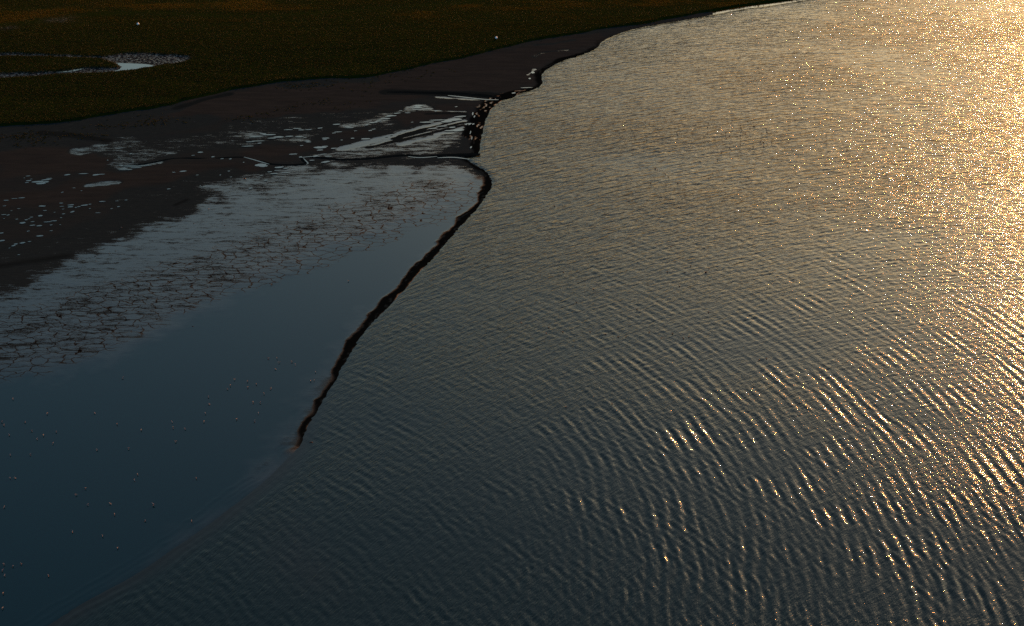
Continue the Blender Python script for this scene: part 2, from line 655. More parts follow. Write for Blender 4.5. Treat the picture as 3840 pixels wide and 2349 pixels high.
gloss = np.full(len(PV), 0.10)
film = np.zeros(len(PV))
crk = np.zeros(len(PV))
tone = np.full(len(PV), 0.55)
weed = np.zeros(len(PV))


def poly_w(uv, soft, wobble=0.0):
    L = GP(uv)
    lo, hi = L.min(0) - soft * 2 - 8, L.max(0) + soft * 2 + 8
    m = (x > lo[0]) & (x < hi[0]) & (y > lo[1]) & (y < hi[1])
    w = np.zeros(len(PV))
    i = np.where(m)[0]
    s = sdf(PV[i], L) + wobble * wob[i] * 2
    w[i] = sstep(-soft, soft, s)
    return w


def line_w(uv, half, soft, wobble=0.0, smooth=True):
    L = GP(uv)
    if smooth:
        L = chaikin(L, 2)
    lo, hi = L.min(0) - half - soft - 6, L.max(0) + half + soft + 6
    m = (x > lo[0]) & (x < hi[0]) & (y > lo[1]) & (y < hi[1])
    w = np.zeros(len(PV))
    i = np.where(m)[0]
    d, _ = seg_dist(PV[i], L)
    d = d + wobble * wob[i] * 2
    w[i] = 1 - sstep(half, half + soft, d)
    return w


def setv(a, w, v):
    a[:] = a * (1 - w) + v * w


# lower flat: grey mud sheen passing into a mirror of standing water
grey = poly_w([(-600, 1080), (0, 985), (200, 910), (420, 800), (640, 725), (850, 668), (960, 640), (1060, 628), (1200, 606), (1400, 600), (1700, 590),
               (1790, 620), (1900, 700), (1860, 800), (1400, 1200), (1000, 1800), (300, 2400), (-600, 2900)], 4.0, 4.0)
softg = poly_w([(-600, 1180), (0, 1060), (200, 985), (420, 880), (640, 790), (850, 710), (960, 665), (1060, 640), (1200, 606), (1400, 600), (1700, 590),
               (1790, 620), (1900, 700), (1860, 800), (1400, 1200), (1000, 1800), (300, 2400), (-600, 2900)], 16.0, 9.0)
setv(gloss, np.clip(softg * 1.15, 0, 1), 0.80)
setv(tone, grey, 0.95)
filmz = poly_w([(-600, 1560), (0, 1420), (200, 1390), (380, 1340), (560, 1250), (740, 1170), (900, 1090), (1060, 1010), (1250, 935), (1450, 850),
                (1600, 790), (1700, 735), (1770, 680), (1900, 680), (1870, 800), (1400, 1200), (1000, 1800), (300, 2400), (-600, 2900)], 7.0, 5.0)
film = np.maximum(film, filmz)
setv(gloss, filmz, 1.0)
crk = np.maximum(crk, line_w([(-300, 1330), (0, 1280), (250, 1215), (450, 1150), (650, 1080), (850, 1020), (1050, 955), (1250, 880), (1420, 810), (1560, 770)], 5.0, 12.0, 3.0))
crk = np.maximum(crk, 0.6 * line_w([(-300, 1420), (0, 1370), (150, 1330), (300, 1280)], 4.0, 8.0, 3.0))
crk = np.maximum(crk, 0.75 * line_w([(1560, 740), (1700, 720)], 5.0, 6.0, 3.0))
setv(gloss, crk * 0.5 * (1 - film), 0.70)
# upper wedge of sheen between the creek and the brown bar
wedge = poly_w([(1080, 585), (1160, 560), (1330, 530), (1480, 490), (1600, 455), (1745, 425), (1760, 480), (1725, 560), (1650, 580), (1500, 582), (1340, 596), (1200, 594)], 3.0, 3.0)
setv(gloss, wedge, 0.66)
setv(tone, wedge, 0.95)
# brown sand bars
for uv, v in (([(640, 400), (760, 372), (900, 345), (1100, 312), (1300, 300), (1500, 275), (1700, 232), (1900, 190), (2100, 150), (2250, 125), (2260, 150), (2150, 205),
                (2050, 240), (1990, 300), (1900, 340), (1650, 350), (1450, 385), (1200, 430), (1000, 450), (800, 440), (660, 425)], 0.0),
              ([(0, 560), (300, 545), (420, 580), (440, 630), (250, 650), (0, 668)], 0.15),
              ([(420, 640), (620, 610), (760, 605), (920, 612), (1000, 640), (850, 660), (640, 720), (300, 760), (0, 790), (0, 740), (250, 690)], 0.25),
              ([(960, 560), (1200, 545), (1320, 540), (1250, 560), (1100, 590), (1000, 605), (900, 580)], 0.2),
              ([(1250, 490), (1420, 430), (1600, 400), (1800, 390), (1740, 430), (1600, 450), (1450, 490), (1300, 530)], 0.3)):
    w = poly_w(uv, 3.5, 4.0)
    setv(tone, w, v)
    setv(gloss, w, 0.06)
# blue grey wet margins along the marsh and streaky wet patches with shining water
for uv, half, soft, v in (
        ([(0, 490), (150, 480), (330, 465), (520, 430), (640, 405)], 3.0, 4.0, 0.36),
        ([(0, 545), (120, 530), (260, 525), (420, 515), (600, 480), (760, 450)], 3.0, 4.0, 0.34),
        ([(560, 590), (640, 560), (700, 545), (820, 530), (940, 525)], 3.0, 5.0, 0.52),
        ([(440, 560), (560, 550), (700, 540), (830, 520), (960, 508), (1120, 510)], 4.0, 5.0, 0.50),
        ([(900, 500), (1010, 510), (1130, 515)], 1.0, 3.5, 0.72),
        ([(900, 480), (1000, 470), (1100, 455)], 3.0, 5.0, 0.5),
        ([(1040, 492), (1160, 480), (1280, 470), (1400, 462), (1440, 470)], 3.5, 4.0, 0.48),
        ([(1300, 475), (1380, 462), (1430, 450)], 0.6, 3.0, 0.68),
        ([(1420, 440), (1490, 422), (1560, 412)], 0.5, 2.5, 0.66),
        ([(1545, 408), (1575, 400), (1600, 408)], 1.2, 3.0, 0.70),
        ([(1560, 413), (1640, 418), (1740, 421)], 0.25, 0.7, 0.8),
        ([(1220, 440), (1290, 442), (1370, 432)], 2.0, 4.0, 0.45),
        ([(300, 570), (350, 562), (370, 556)], 2.0, 2.5, 0.70),
        ([(470, 540), (500, 575), (460, 620)], 3.0, 4.0, 0.60),
        ([(440, 625), (520, 625), (600, 610)], 0.3, 1.2, 0.75),
        ([(330, 700), (380, 692), (430, 688)], 0.6, 1.5, 0.75),
        ([(700, 690), (780, 665), (840, 655)], 2.0, 4.0, 0.45),
        ([(500, 745), (640, 730), (760, 700), (850, 680)], 4.0, 6.0, 0.42),
        ([(800, 705), (900, 690), (980, 670)], 1.5, 5.0, 0.68),
        ([(880, 720), (960, 705), (1040, 680), (1120, 640)], 1.5, 5.0, 0.72),
        ([(1280, 560), (1450, 520), (1600, 480), (1740, 440)], 0.9, 1.2, 0.95),
        ([(1400, 545), (1560, 505), (1740, 455)], 0.5, 0.9, 0.95),
        ([(1640, 505), (1740, 478)], 0.6, 0.9, 1.0),
        ([(1500, 545), (1640, 510)], 0.4, 0.8, 0.95),
        ([(1640, 366), (1720, 372), (1800, 374)], 0.3, 0.8, 0.8),
        ([(1200, 296), (1280, 300), (1380, 300)], 2.0, 4.0, 0.35),
        ([(1100, 318), (1200, 310)], 3.0, 4.0, 0.30),
        ([(2000, 215), (2040, 198), (2120, 190)], 0.4, 1.0, 0.5),
        ([(2010, 172), (2080, 165), (2150, 152)], 0.4, 1.5, 0.3),
        ([(1980, 283), (2005, 262)], 0.15, 0.5, 0.8),
        ([(2180, 122), (2260, 110)], 1.0, 3.0, 0.2),
        ([(0, 960), (180, 945), (330, 890)], 3.0, 6.0, 0.45)):
    w = line_w(uv, half, soft, 1.2)
    setv(gloss, w, v)
    setv(tone, w * 0.8, 0.95)
# dark dull bands
for uv, half, soft in (([(0, 1000), (100, 985), (250, 962)], 0.1, 2.5), ([(660, 770), (700, 752)], 0.1, 1.0),
                       ([(1450, 348), (1600, 350), (1750, 355), (1870, 362)], 1.6, 1.6), ([(660, 408), (720, 390), (780, 372), (860, 355)], 0.6, 1.4),
                       ([(150, 500), (260, 508), (400, 530)], 0.8, 1.5), ([(1480, 522), (1600, 492), (1740, 462)], 0.35, 0.6), ([(1500, 512), (1740, 446)], 0.3, 0.6),
                       ([(1380, 555), (1560, 515), (1740, 472)], 0.4, 0.6), ([(1600, 430), (1735, 425), (1745, 440)], 0.6, 1.0)):
    w = line_w(uv, half, soft, 0.8)
    setv(gloss, w * 0.8, 0.1)
    setv(tone, w, 0.9)
    weed = np.maximum(weed, 0.5 * w)  # bands take the bank's near-black colour at half strength

# raised near-black bank along the water's edge
crest = (y < 512) & (y > 150)
bank_on = sstep(229, 238, y) * (1 - sstep(470, 500, y))
Lb = GP(SEA_EDGE_UV)
width = 0.7 + 2.2 * fbm(al * 0.11, al * 0.0 + 3.3, 4)
width = width + 2.6 * sstep(393, 398, y) * (1 - sstep(432, 440, y))
width = width * (0.4 + 0.6 * sstep(232, 300, y))
e_in = sl - wob * 3.0
wb = sstep(-1.6, -0.8, e_in) * (1 - sstep(width - 0.8, width + 0.5, e_in)) * bank_on
strp = (0.5 + 0.5 * np.sin(e_in * 3.6 + 9.0 * fbm(x * 0.22, y * 0.30, 4))) * sstep(0.30, 0.55, fbm(x * 0.5 + 40, y * 0.4, 3))
upper = sstep(393, 398, y) * (1 - sstep(432, 440, y))
weed = np.maximum(weed, wb * (1 - (0.7 + 0.25 * upper) * sstep(0.72, 0.95, strp)))
ridge = 0.10 + 0.10 * np.sin(e_in * 4.6 + 3.0 * fbm(x * 0.5, y * 0.5, 2)) + 0.22 * fbm(x * 1.1, y * 1.1, 3)
z += wb * ridge * 0.4
film = film * (1 - wb) + wb * upper * sstep(0.72, 0.95, strp) * 0.9
gloss *= (1 - 0.75 * wb)
# swash bar in the lower left
bar = (1 - sstep(228, 240, y)) * sstep(3.5, 0.0, sl)
setv(gloss, bar, 1.0)
setv(tone, bar, 0.9)
for c0 in (0.9, 2.1, 3.6):
    z += 0.035 * np.exp(-((sl - c0 - wob * 2.5) / 0.22) ** 2) * (1 - sstep(240, 258, y)) * (0.2 + vnoise(x * 0.2 + c0 * 9, y * 0.2))
# relief: bars stand a little proud of the wet hollows
z += (1 - gloss) * (1 - film) * (0.05 + 0.12 * fbm(x * 0.15, y * 0.3, 3)) * sstep(0, 6, sl)
z += -0.25 * sstep(0.2, -2.0, sl) + 0.06 * sstep(0, 4, sl) * (1 - film)
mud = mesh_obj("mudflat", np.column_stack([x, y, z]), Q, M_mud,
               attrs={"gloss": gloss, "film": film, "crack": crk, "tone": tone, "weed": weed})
tag(mud, kind='structure')
print("mud verts", len(PV), flush=True)

# ------------------------------------------------------------------ marsh ground
xs = axis(-235, 215, 1.0, -7000, 1600, 1.2)
ys = axis(395, 690, 1.0, 250, 8800, 1.2)
P, shp = grid_sheet(xs, ys)
marsh = inside(P, MARSH)
d, _ = seg_dist(P, np.vstack([[[-9000, 300]], medge, [[190, 640], [400, 1150], [880, 2600]]]))
sm = np.where(marsh, d, -d)
sc = sdf(P, CREEK)
stg = sdf(P, TONGUE)
hol = np.where(stg > -1.0, np.minimum(sc, -stg), sc)          # >0 inside the muddy hollow
keep = sm > -1.5
used, Q = crop(P, shp, keep)
PV = P[used]
sm, hol = sm[used], hol[used]
x, y = PV[:, 0], PV[:, 1]
wob = fbm(x * 0.3, y * 0.3, 3) - 0.5
hollow = sstep(-0.6, 1.2, hol + wob * 2)
z = -0.15 + 0.75 * sstep(-1.0, 0.8, sm + wob * 1.6) + 0.25 * fbm(x * 0.08, y * 0.16, 3) - 0.42 * hollow
wet = hollow.copy()
pp = G(225, 82)
wet = np.maximum(wet, np.exp(-(((x - pp[0]) / 5.0) ** 2 + ((y - pp[1]) / 3.5) ** 2)) * 1.2 * (fbm(x * 0.4, y * 0.4, 3)))
pp = G(30, 113)
wet = np.maximum(wet, np.exp(-(((x - pp[0]) / 3.0) ** 2 + ((y - pp[1]) / 2.5) ** 2)) * (fbm(x * 0.4, y * 0.4, 3)))
mg = mesh_obj("marsh_ground", np.column_stack([x, y, z]), Q, M_marsh, attrs={"wet": np.clip(wet, 0, 1)})
tag(mg, kind='structure')


def strip(path, halfw, z, name, mat):
    """ribbon of varying width along a ground polyline"""
    Pl = np.asarray(path)
    T = np.gradient(Pl, axis=0)
    T /= np.linalg.norm(T, axis=1)[:, None] + 1e-9
    N = np.stack([-T[:, 1], T[:, 0]], -1)
    hw = np.asarray(halfw)[:, None]
    A, B = Pl + N * hw, Pl - N * hw
    V = np.vstack([np.column_stack([A, np.full(len(A), z)]), np.column_stack([B, np.full(len(B), z)])])
    n = len(Pl)
    F = np.array([[i, i + 1, n + i + 1, n + i] for i in range(n - 1)])
    return mesh_obj(name, V, F, mat)


def flat_poly(L, z, name, mat):
    return mesh_obj(name, np.column_stack([L, np.full(len(L), z)]), [tuple(range(len(L)))], mat, smooth=False)


for uv in CREEK_WATER:
    o = flat_poly(chaikin(GP(uv, 0.3), 2, True), 0.37, "creek_water", M_pool)
    tag(o, kind='structure')

# ------------------------------------------------------------------ marsh grass (one carpet, past counting)
def grass():
    n = 260000
    x = rng.uniform(-215, 120, n * 2)
    y = rng.uniform(395, 640, n * 2)
    Pg = np.stack([x, y], -1)
    ins = inside(Pg, MARSH)
    m = (np.abs(x) < y * 0.41 + 14)
    m[m] &= ins[m] | (seg_dist(Pg[m], medge[::3])[0] < 5)
    Pg = Pg[m]
    ins = ins[m]
    d, _ = seg_dist(Pg, medge)
    sc = sdf(Pg, CREEK)
    stg = sdf(Pg, TONGUE)
    hol = np.where(stg > -1.0, np.minimum(sc, -stg), sc)
    w = fbm(Pg[:, 0] * 0.3, Pg[:, 1] * 0.3, 3) - 0.5
    ok = (hol + w * 2 < 0.0) & np.where(ins, d + w * 3.0 > 0.1, (d < 4.0 * rng.random(len(d)) ** 3) & (w > 0.02))
    pp = G(225, 82)
    ok &= ((Pg[:, 0] - pp[0]) / 5.0) ** 2 + ((Pg[:, 1] - pp[1]) / 3.5) ** 2 > 0.5
    Pg = Pg[ok]
    ins = ins[ok]
    x, y = Pg[:, 0], Pg[:, 1]
    patch = fbm(x * 0.05 + 3, y * 0.10, 4)
    # streaky stands of taller, rustier grass towards the top
    tall = fbm(x * 0.06 + 31, y * 0.22 + 7, 3)
    zg = 0.60 + 0.25 * fbm(x * 0.08, y * 0.16, 3) - 0.05
    zg = np.where(ins, zg, 0.06)
    hgt = 0.14 + 0.45 * np.clip(tall - 0.25, 0, 1) + 0.15 * rng.random(len(x))
    far = sstep(455, 545, y)
    hue = np.clip(0.16 * far + 0.25 * patch + 0.75 * tall * (0.45 + 0.65 * far) + rng.normal(0, 0.05, len(x)), 0, 1)
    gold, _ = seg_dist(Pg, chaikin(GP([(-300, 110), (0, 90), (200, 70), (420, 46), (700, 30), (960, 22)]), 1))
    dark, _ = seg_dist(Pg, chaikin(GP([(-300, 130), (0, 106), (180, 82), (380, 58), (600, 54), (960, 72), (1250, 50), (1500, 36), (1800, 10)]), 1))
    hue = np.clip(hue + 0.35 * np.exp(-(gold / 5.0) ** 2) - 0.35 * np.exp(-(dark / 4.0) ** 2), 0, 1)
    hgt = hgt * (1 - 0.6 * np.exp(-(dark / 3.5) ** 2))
    nb = 3
    V = []
    F = []
    n = len(x)
    verts = np.zeros((n, nb * 3, 3), np.float32)
    for b in range(nb):
        a = rng.random(n) * 6.283
        wd = 0.06 + 0.07 * rng.random(n)
        lean = rng.normal(0, 0.16, (n, 2))
        ox, oy = rng.normal(0, 0.14, n), rng.normal(0, 0.14, n)
        verts[:, b * 3, :] = np.stack([x + ox - np.cos(a) * wd, y + oy - np.sin(a) * wd, zg], -1)
        verts[:, b * 3 + 1, :] = np.stack([x + ox + np.cos(a) * wd, y + oy + np.sin(a) * wd, zg], -1)
        verts[:, b * 3 + 2, :] = np.stack([x + ox + lean[:, 0], y + oy + lean[:, 1], zg + hgt * (0.7 + 0.5 * rng.random(n))], -1)
    faces = np.arange(n * nb * 3).reshape(-1, 3)
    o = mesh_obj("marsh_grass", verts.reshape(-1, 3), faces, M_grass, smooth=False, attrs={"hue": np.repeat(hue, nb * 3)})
    tag(o, kind='stuff')
    o['label'] = "dark olive salt marsh grass with rusty streaks covering the far bank"
    o['category'] = "grass"
    print("tufts", n)


grass()

# ------------------------------------------------------------------ channel winding over the flat
M_chan_shade = plain("channel_shade", (0.0015, 0.003, 0.004), 0.9, 0.0, 0.4, 1.0)  # shade between the steep channel banks, put into a flat ribbon's colour
main = [(1800, 583), (1776, 582), (1717, 583), (1656, 586), (1610, 590), (1577, 590), (1545, 585), (1517, 584), (1475, 588), (1437, 592), (1390, 597),
        (1338, 600), (1298, 601), (1258, 600), (1225, 596), (1199, 593), (1165, 592), (1139, 593), (1131, 598), (1140, 606), (1153, 613), (1145, 617), (1107, 621), (1059, 621),
        (1019, 619), (980, 607), (950, 598), (924, 593), (890, 592), (848, 593), (796, 598), (737, 596), (690, 595), (650, 597), (609, 604), (537, 619), (460, 624)]
Lc = chaikin(GP(main), 2)
nn = len(Lc)
tt = np.linspace(0, 1, nn)
hw = 0.75 - 0.45 * tt + 0.22 * (fbm(tt * 30, tt * 0, 3) - 0.4)
hw[tt < 0.12] *= 1.4
ch = strip(Lc, np.clip(hw, 0.18, 2), 0.19, "creek_channel", M_chan_shade)
tag(ch, kind='structure')
Ln = GP([(1450, 348), (1520, 348), (1600, 351), (1680, 352), (1760, 356), (1830, 362), (1880, 372)])
Ln = chaikin(Ln, 2)
ch = strip(Ln, 0.25 + 0.9 * np.sin(np.linspace(0.1, 2.6, len(Ln))), 0.2, "creek_channel", M_chan_shade)
tag(ch, kind='structure')
for uv, w0 in (([(1138, 597), (1150, 609), (1157, 616), (1148, 620)], 0.22), ([(915, 592), (945, 600), (985, 612), (1010, 619)], 0.25),
               ([(1130, 594), (1160, 590), (1200, 589)], 0.25), ([(1530, 590), (1560, 594), (1590, 594), (1640, 590)], 0.3),
               ([(1640, 595), (1700, 592), (1760, 600)], 0.35),
               ([(1680, 361), (1720, 365), (1780, 372), (1830, 377), (1870, 377)], 0.4),
               ([(446, 622), (470, 627), (520, 627), (570, 622)], 0.3)):
    L = chaikin(GP(uv), 2)
    o = strip(L, 0.6 * w0 * (0.35 + np.sin(np.linspace(0.15, 3.0, len(L)))), 0.215, "creek_water", M_pool)
    tag(o, kind='structure')

# ------------------------------------------------------------------ puddles
q = 500 / 1259
PUD = [(265, 59, 22, 3), (295, 88, 10, 2), (272, 103, 28, 4), (255, 121, 18, 3), (230, 78, 7, 2), (360, 113, 52, 8), (440, 94, 50, 5), (465, 82, 30, 3),
       (390, 129, 52, 8), (435, 115, 30, 6), (634, 48, 30, 5), (788, 37, 50, 3), (910, 48, 36, 6), (955, 43, 32, 3), (60, 289, 26, 3), (140, 272, 30, 2), (205, 266, 32, 3),
       (43, 342, 14, 3), (400, 344, 38, 5), (178, 368, 16, 2), (110, 387, 8, 2), (425, 385, 18, 3), (38, 424, 24, 3), (78, 428, 16, 4), (40, 461, 8, 2),
       (160, 467, 15, 3), (298, 448, 18, 3), (380, 435, 25, 6), (248, 473, 14, 4), (275, 464, 13, 2), (310, 491, 18, 3), (216, 502, 28, 8), (310, 525, 28, 4),
       (372, 529, 30, 5), (450, 493, 34, 4), (510, 483, 30, 4), (485, 522, 16, 3), (570, 519, 8, 2), (578, 316, 19, 3), (670, 333, 28, 5), (666, 351, 26, 5),
       (585, 346, 20, 2), (597, 372, 12, 2), (517, 402, 8, 2), (600, 417, 16, 3), (578, 453, 12, 2), (685, 397, 20, 6), (718, 356, 12, 3), (745, 349, 16, 3),
       (798, 335, 32, 6), (850, 326, 18, 2), (965, 300, 30, 4), (1105, 295, 16, 2), (1190, 287, 16, 2), (1120, 349, 18, 3), (1055, 368, 14, 2), (850, 366, 10, 2),
       (925, 407, 26, 2), (590, 213, 14, 3), (700, 172, 12, 2), (770, 197, 8, 2), (485, 576, 16, 2), (380, 625, 36, 6), (15, 598, 20, 5), (20, 670, 32, 6),
       (150, 702, 20, 6), (215, 691, 25, 7), (280, 678, 16, 3), (128, 718, 20, 5), (268, 580, 14, 4), (180, 803, 12, 3), (90, 740, 10, 2)]
pud = [(a * q, 640 + b_ * q, c * q, max(d_ * q, 0.9), 0.10) for a, b_, c, d_ in PUD]
q2 = 600 / 1400
PUD2 = [(140, 272, 55, 3), (165, 280, 60, 3), (260, 262, 50, 3), (200, 246, 80, 2.5), (820, 127, 25, 5), (757, 154, 13, 2.5), (930, 167, 14, 4), (1010, 184, 14, 3), (1083, 185, 12, 4),
        (670, 293, 31, 5), (588, 302, 15, 2.5), (793, 326, 11, 2.5), (1340, 238, 46, 11), (1385, 248, 24, 6), (1200, 215, 7, 2.5), (543, 448, 19, 3), (850, 431, 14, 3), (1088, 343, 9, 2.5),
        (995, 326, 7, 3), (213, 140, 12, 4), (108, 170, 8, 2.5), (10, 196, 6, 3), (232, 213, 12, 2), (820, 420, 7, 2), (1070, 292, 12, 3), (1355, 330, 14, 3), (1260, 442, 18, 4), (1395, 372, 20, 4)]
pud += [(400 + a * q2, 520 + b_ * q2, c * q2, max(d_ * q2, 0.9), 0.10) for a, b_, c, d_ in PUD2]
PUD3 = [(180, 565, 50, 9), (205, 575, 34, 8), (345, 585, 38, 7), (405, 593, 30, 4), (300, 640, 40, 4), (260, 625, 20, 4), (400, 632, 40, 3), (330, 612, 30, 3), (465, 470, 40, 4),
        (590, 355, 26, 5), (600, 364, 28, 3), (172, 374, 16, 4), (750, 330, 34, 5), (740, 343, 20, 3), (890, 347, 10, 3), (985, 331, 15, 4), (1100, 337, 44, 5), (540, 395, 14, 3),
        (700, 412, 60, 8), (745, 402, 30, 4), (700, 434, 26, 5), (822, 419, 32, 4), (530, 495, 14, 5), (660, 487, 26, 6), (735, 470, 32, 3), (775, 489, 34, 3), (750, 538, 40, 7),
        (630, 524, 26, 3), (1140, 263, 16, 4), (1170, 251, 20, 3), (1280, 158, 34, 5), (1330, 135, 40, 4), (1375, 112, 30, 4), (1160, 193, 36, 5), (1215, 180, 24, 3), (1110, 214, 18, 4),
        (845, 209, 40, 4), (950, 228, 34, 4), (960, 238, 40, 4), (700, 242, 22, 4), (860, 275, 32, 3), (823, 285, 16, 3), (500, 245, 40, 3), (420, 256, 40, 3), (570, 324, 16, 2.5),
        (1282, 315, 16, 3), (1325, 302, 14, 3), (1010, 266, 14, 2.5), (600, 255, 30, 3), (540, 258, 30, 3), (250, 300, 60, 5), (340, 320, 50, 6), (140, 318, 60, 4), (430, 314, 40, 4),
        (520, 318, 40, 4), (280, 330, 40, 4), (160, 355, 60, 3), (90, 362, 40, 3), (70, 400, 50, 4), (200, 292, 30, 4)]
pud += [(900 + a * q2, 380 + b_ * q2, c * q2, max(d_ * q2, 0.9), 0.10) for a, b_, c, d_ in PUD3]
pud += [(1400 + a * q2, 260 + b_ * q2, c * q2, max(d_ * q2, 0.9), 0.10) for a, b_, c, d_ in
        [(395, 325, 40, 8), (385, 340, 44, 7), (370, 358, 36, 3), (550, 372, 14, 4), (300, 388, 28, 2.5), (100, 438, 36, 4), (150, 412, 30, 4), (130, 420, 26, 3), (240, 370, 14, 2.5),
         (60, 450, 26, 3), (20, 470, 20, 4), (45, 462, 30, 3), (340, 470, 12, 2), (235, 558, 8, 2), (277, 545, 8, 2), (160, 580, 14, 2), (115, 594, 14, 3), (470, 470, 60, 5), (560, 452, 70, 4),
         (700, 450, 90, 8), (640, 465, 60, 6), (690, 515, 30, 6), (740, 540, 60, 9), (840, 487, 50, 7), (600, 505, 60, 3), (520, 525, 50, 3), (660, 545, 40, 5), (760, 420, 50, 6),
         (870, 395, 6, 14), (885, 420, 6, 10), (850, 560, 5, 14), (862, 610, 5, 12), (855, 690, 10, 7), (725, 335, 14, 2.5), (1395, 35, 18, 8), (1368, 88, 10, 6), (1340, 168, 50, 3),
         (1228, 215, 16, 5), (470, 355, 30, 2.5)]]
for i, (u, v, a, b_, zz) in enumerate(pud):
    c0 = G(u, v)
    ex = (G(u + a, v) - c0)[0]
    ey = (G(u, v - b_) - c0)[1]
    n = 14
    th = np.linspace(0, 2 * math.pi, n, endpoint=False)
    rr = 1 + 0.30 * (np.array([random.random() for _ in range(n)]) - 0.5) + 0.12 * np.sin(2 * th + random.random() * 6)
    sh = 0.35 * ex * (random.random() - 0.25)
    px = c0[0] + ex * rr * np.cos(th) * 0.95 + sh * np.sin(th) * 0.5
    py = c0[1] + ey * rr * np.sin(th) + ey * 0.5 * np.cos(th) * (0.4 + random.random() * 0.6)
    L = chaikin(np.stack([px, py], -1), 1, True)
    o = flat_poly(L, 0.235 + 0.001 * (i % 20), "puddle", M_pool)
    tag(o, kind='structure')

# ------------------------------------------------------------------ birds
def loft(rings, ns=8):
    """closed tube through rings (centre, normal-plane radii rx (sideways), rz, tilt) -> verts, faces"""
    V, F = [], []
    for c, rx, rz, tl in rings:
        for j in range(ns):
            a = 2 * math.pi * j / ns
            V.append((c[0] + math.sin(tl) * rz * math.sin(a), c[1] + rx * math.cos(a), c[2] + math.cos(tl) * rz * math.sin(a)))
    m = len(rings)
    for i in range(m - 1):
        for j in range(ns):
            F.append((i * ns + j, i * ns + (j + 1) % ns, (i + 1) * ns + (j + 1) % ns, (i + 1) * ns + j))
    F.append(tuple(range(ns))[::-1])
    F.append(tuple((m - 1) * ns + j for j in range(ns)))
    return V, F


def bird_mesh(name, pose, s=1.0):
    """+X is forward. gull standing on thin legs, or a low floating waterbird"""
    V, F, MI = [], [], []

    def add(v, f, mi):
        o = len(V)
        V.extend(v)
        F.extend([tuple(i + o for i in q) for q in f])
        MI.extend(mi if isinstance(mi, list) else [mi] * len(f))
    if pose in ('stand', 'turn', 'feed'):
        bz = 0.21
        if pose == 'feed':
            rg = [((-0.23, 0, bz + 0.07), .015, .012, 0), ((-0.15, 0, bz + 0.06), .05, .035, 0), ((-0.04, 0, bz + 0.03), .078, .07, 0), ((0.07, 0, bz), .072, .07, -.3),
                  ((0.14, 0, bz - 0.03), .045, .045, -.6), ((0.19, 0, bz - 0.07), .035, .035, -.8), ((0.225, 0, bz - 0.11), .038, .036, -.8), ((0.25, 0, bz - 0.15), .012, .012, -.8), ((0.265, 0, bz - 0.19), .004, .004, -.8)]
        else:
            hy = 0.04 if pose == 'turn' else 0.0
            rg = [((-0.24, 0, bz + 0.03), .015, .010, 0), ((-0.16, 0, bz + 0.03), .05, .032, 0), ((-0.05, 0, bz + 0.015), .078, .068, 0), ((0.05, 0, bz + 0.01), .078, .075, .1),
                  ((0.11, 0, bz + 0.05), .055, .055, .7), ((0.135, hy * .3, bz + 0.105), .036, .036, 1.2), ((0.15, hy * .7, bz + 0.15), .042, .042, .6), ((0.19, hy, bz + 0.155), .030, .030, .1), ((0.215, hy, bz + 0.148), .011, .011, 0), ((0.245, hy * 1.3, bz + 0.138), .004, .004, 0)]
        v, f = loft(rg)
        add(v, f, [3 if i // 8 >= len(rg) - 3 and i < (len(rg) - 1) * 8 else 0 for i in range(len(f))])
        for sy in (-1, 1):          # folded wing, proud of the flank, with a dark tip
            wv, wf = loft([((0.10, sy * .062, bz + .045), .012, .03, 0), ((0.02, sy * .075, bz + .045), .016, .045, 0), ((-0.10, sy * .066, bz + .045), .016, .036, 0), ((-0.19, sy * .036, bz + .045), .012, .018, 0), ((-0.28, sy * .012, bz + .045), .005, .006, 0)], 6)
            add(wv, wf, [2 if 18 <= i < 24 else 1 for i in range(len(wf))])
            lv, lf = loft([((0.0, sy * .03, bz - .05), .008, .008, math.pi / 2), ((0.005, sy * .032, bz - .11), .006, .006, math.pi / 2), ((0.0, sy * .032, 0.0), .006, .006, math.pi / 2)], 5)
            add(lv, lf, 3)
            add([(-.01, sy * .032, .004), (.05, sy * .032 - .025, .002), (.06, sy * .032, .002), (.05, sy * .032 + .025, .002)], [(0, 1, 2, 3)], 3)
        mats = [M_white, M_wing, M_black, M_leg]
    else:
        rg = [((-0.26, 0, .085), .015, .012, 0), ((-0.18, 0, .06), .07, .045, 0), ((-0.05, 0, .045), .10, .075, 0), ((0.08, 0, .045), .09, .07, 0), ((0.15, 0, .07), .055, .05, .6),
              ((0.175, 0, .13), .036, .036, 1.3), ((0.19, 0, .175), .045, .045, .7), ((0.235, 0, .175), .032, .032, .1), ((0.265, 0, .16), .018, .010, 0), ((0.30, 0, .155), .012, .004, 0)]
        v, f = loft(rg)
        add(v, f, [2 if i // 8 >= 5 else 0 for i in range(len(f))])
        for sy in (-1, 1):
            wv, wf = loft([((0.09, sy * .07, .075), .014, .03, 0), ((-0.03, sy * .088, .08), .018, .042, 0), ((-0.15, sy * .06, .085), .014, .026, 0), ((-0.25, sy * .02, .10), .006, .008, 0)], 6)
            add(wv, wf, 1)
        mats = [M_duck, M_duck, M_black, M_black]
    V = [(a * s, b_ * s, c * s) for a, b_, c in V]
    me = bpy.data.meshes.new(name)
    me.from_pydata(V, [], F)
    for m in mats:
        me.materials.append(m)
    me.polygons.foreach_set("use_smooth", np.ones(len(F), bool))
    me.polygons.foreach_set("material_index", np.array(MI, np.int32))
    me.update()
    return me


ME = {p: bird_mesh("gull", p) for p in ('stand', 'turn', 'feed')}
ME_big = bird_mesh("large_gull", 'stand', 1.45)
ME_duck = bird_mesh("waterbird", 'float')

ORD = ["leftmost", "second from the left", "third from the left", "fourth from the left", "fifth from the left", "sixth from the left", "seventh from the left",
       "eighth from the left", "ninth from the left", "tenth from the left"]


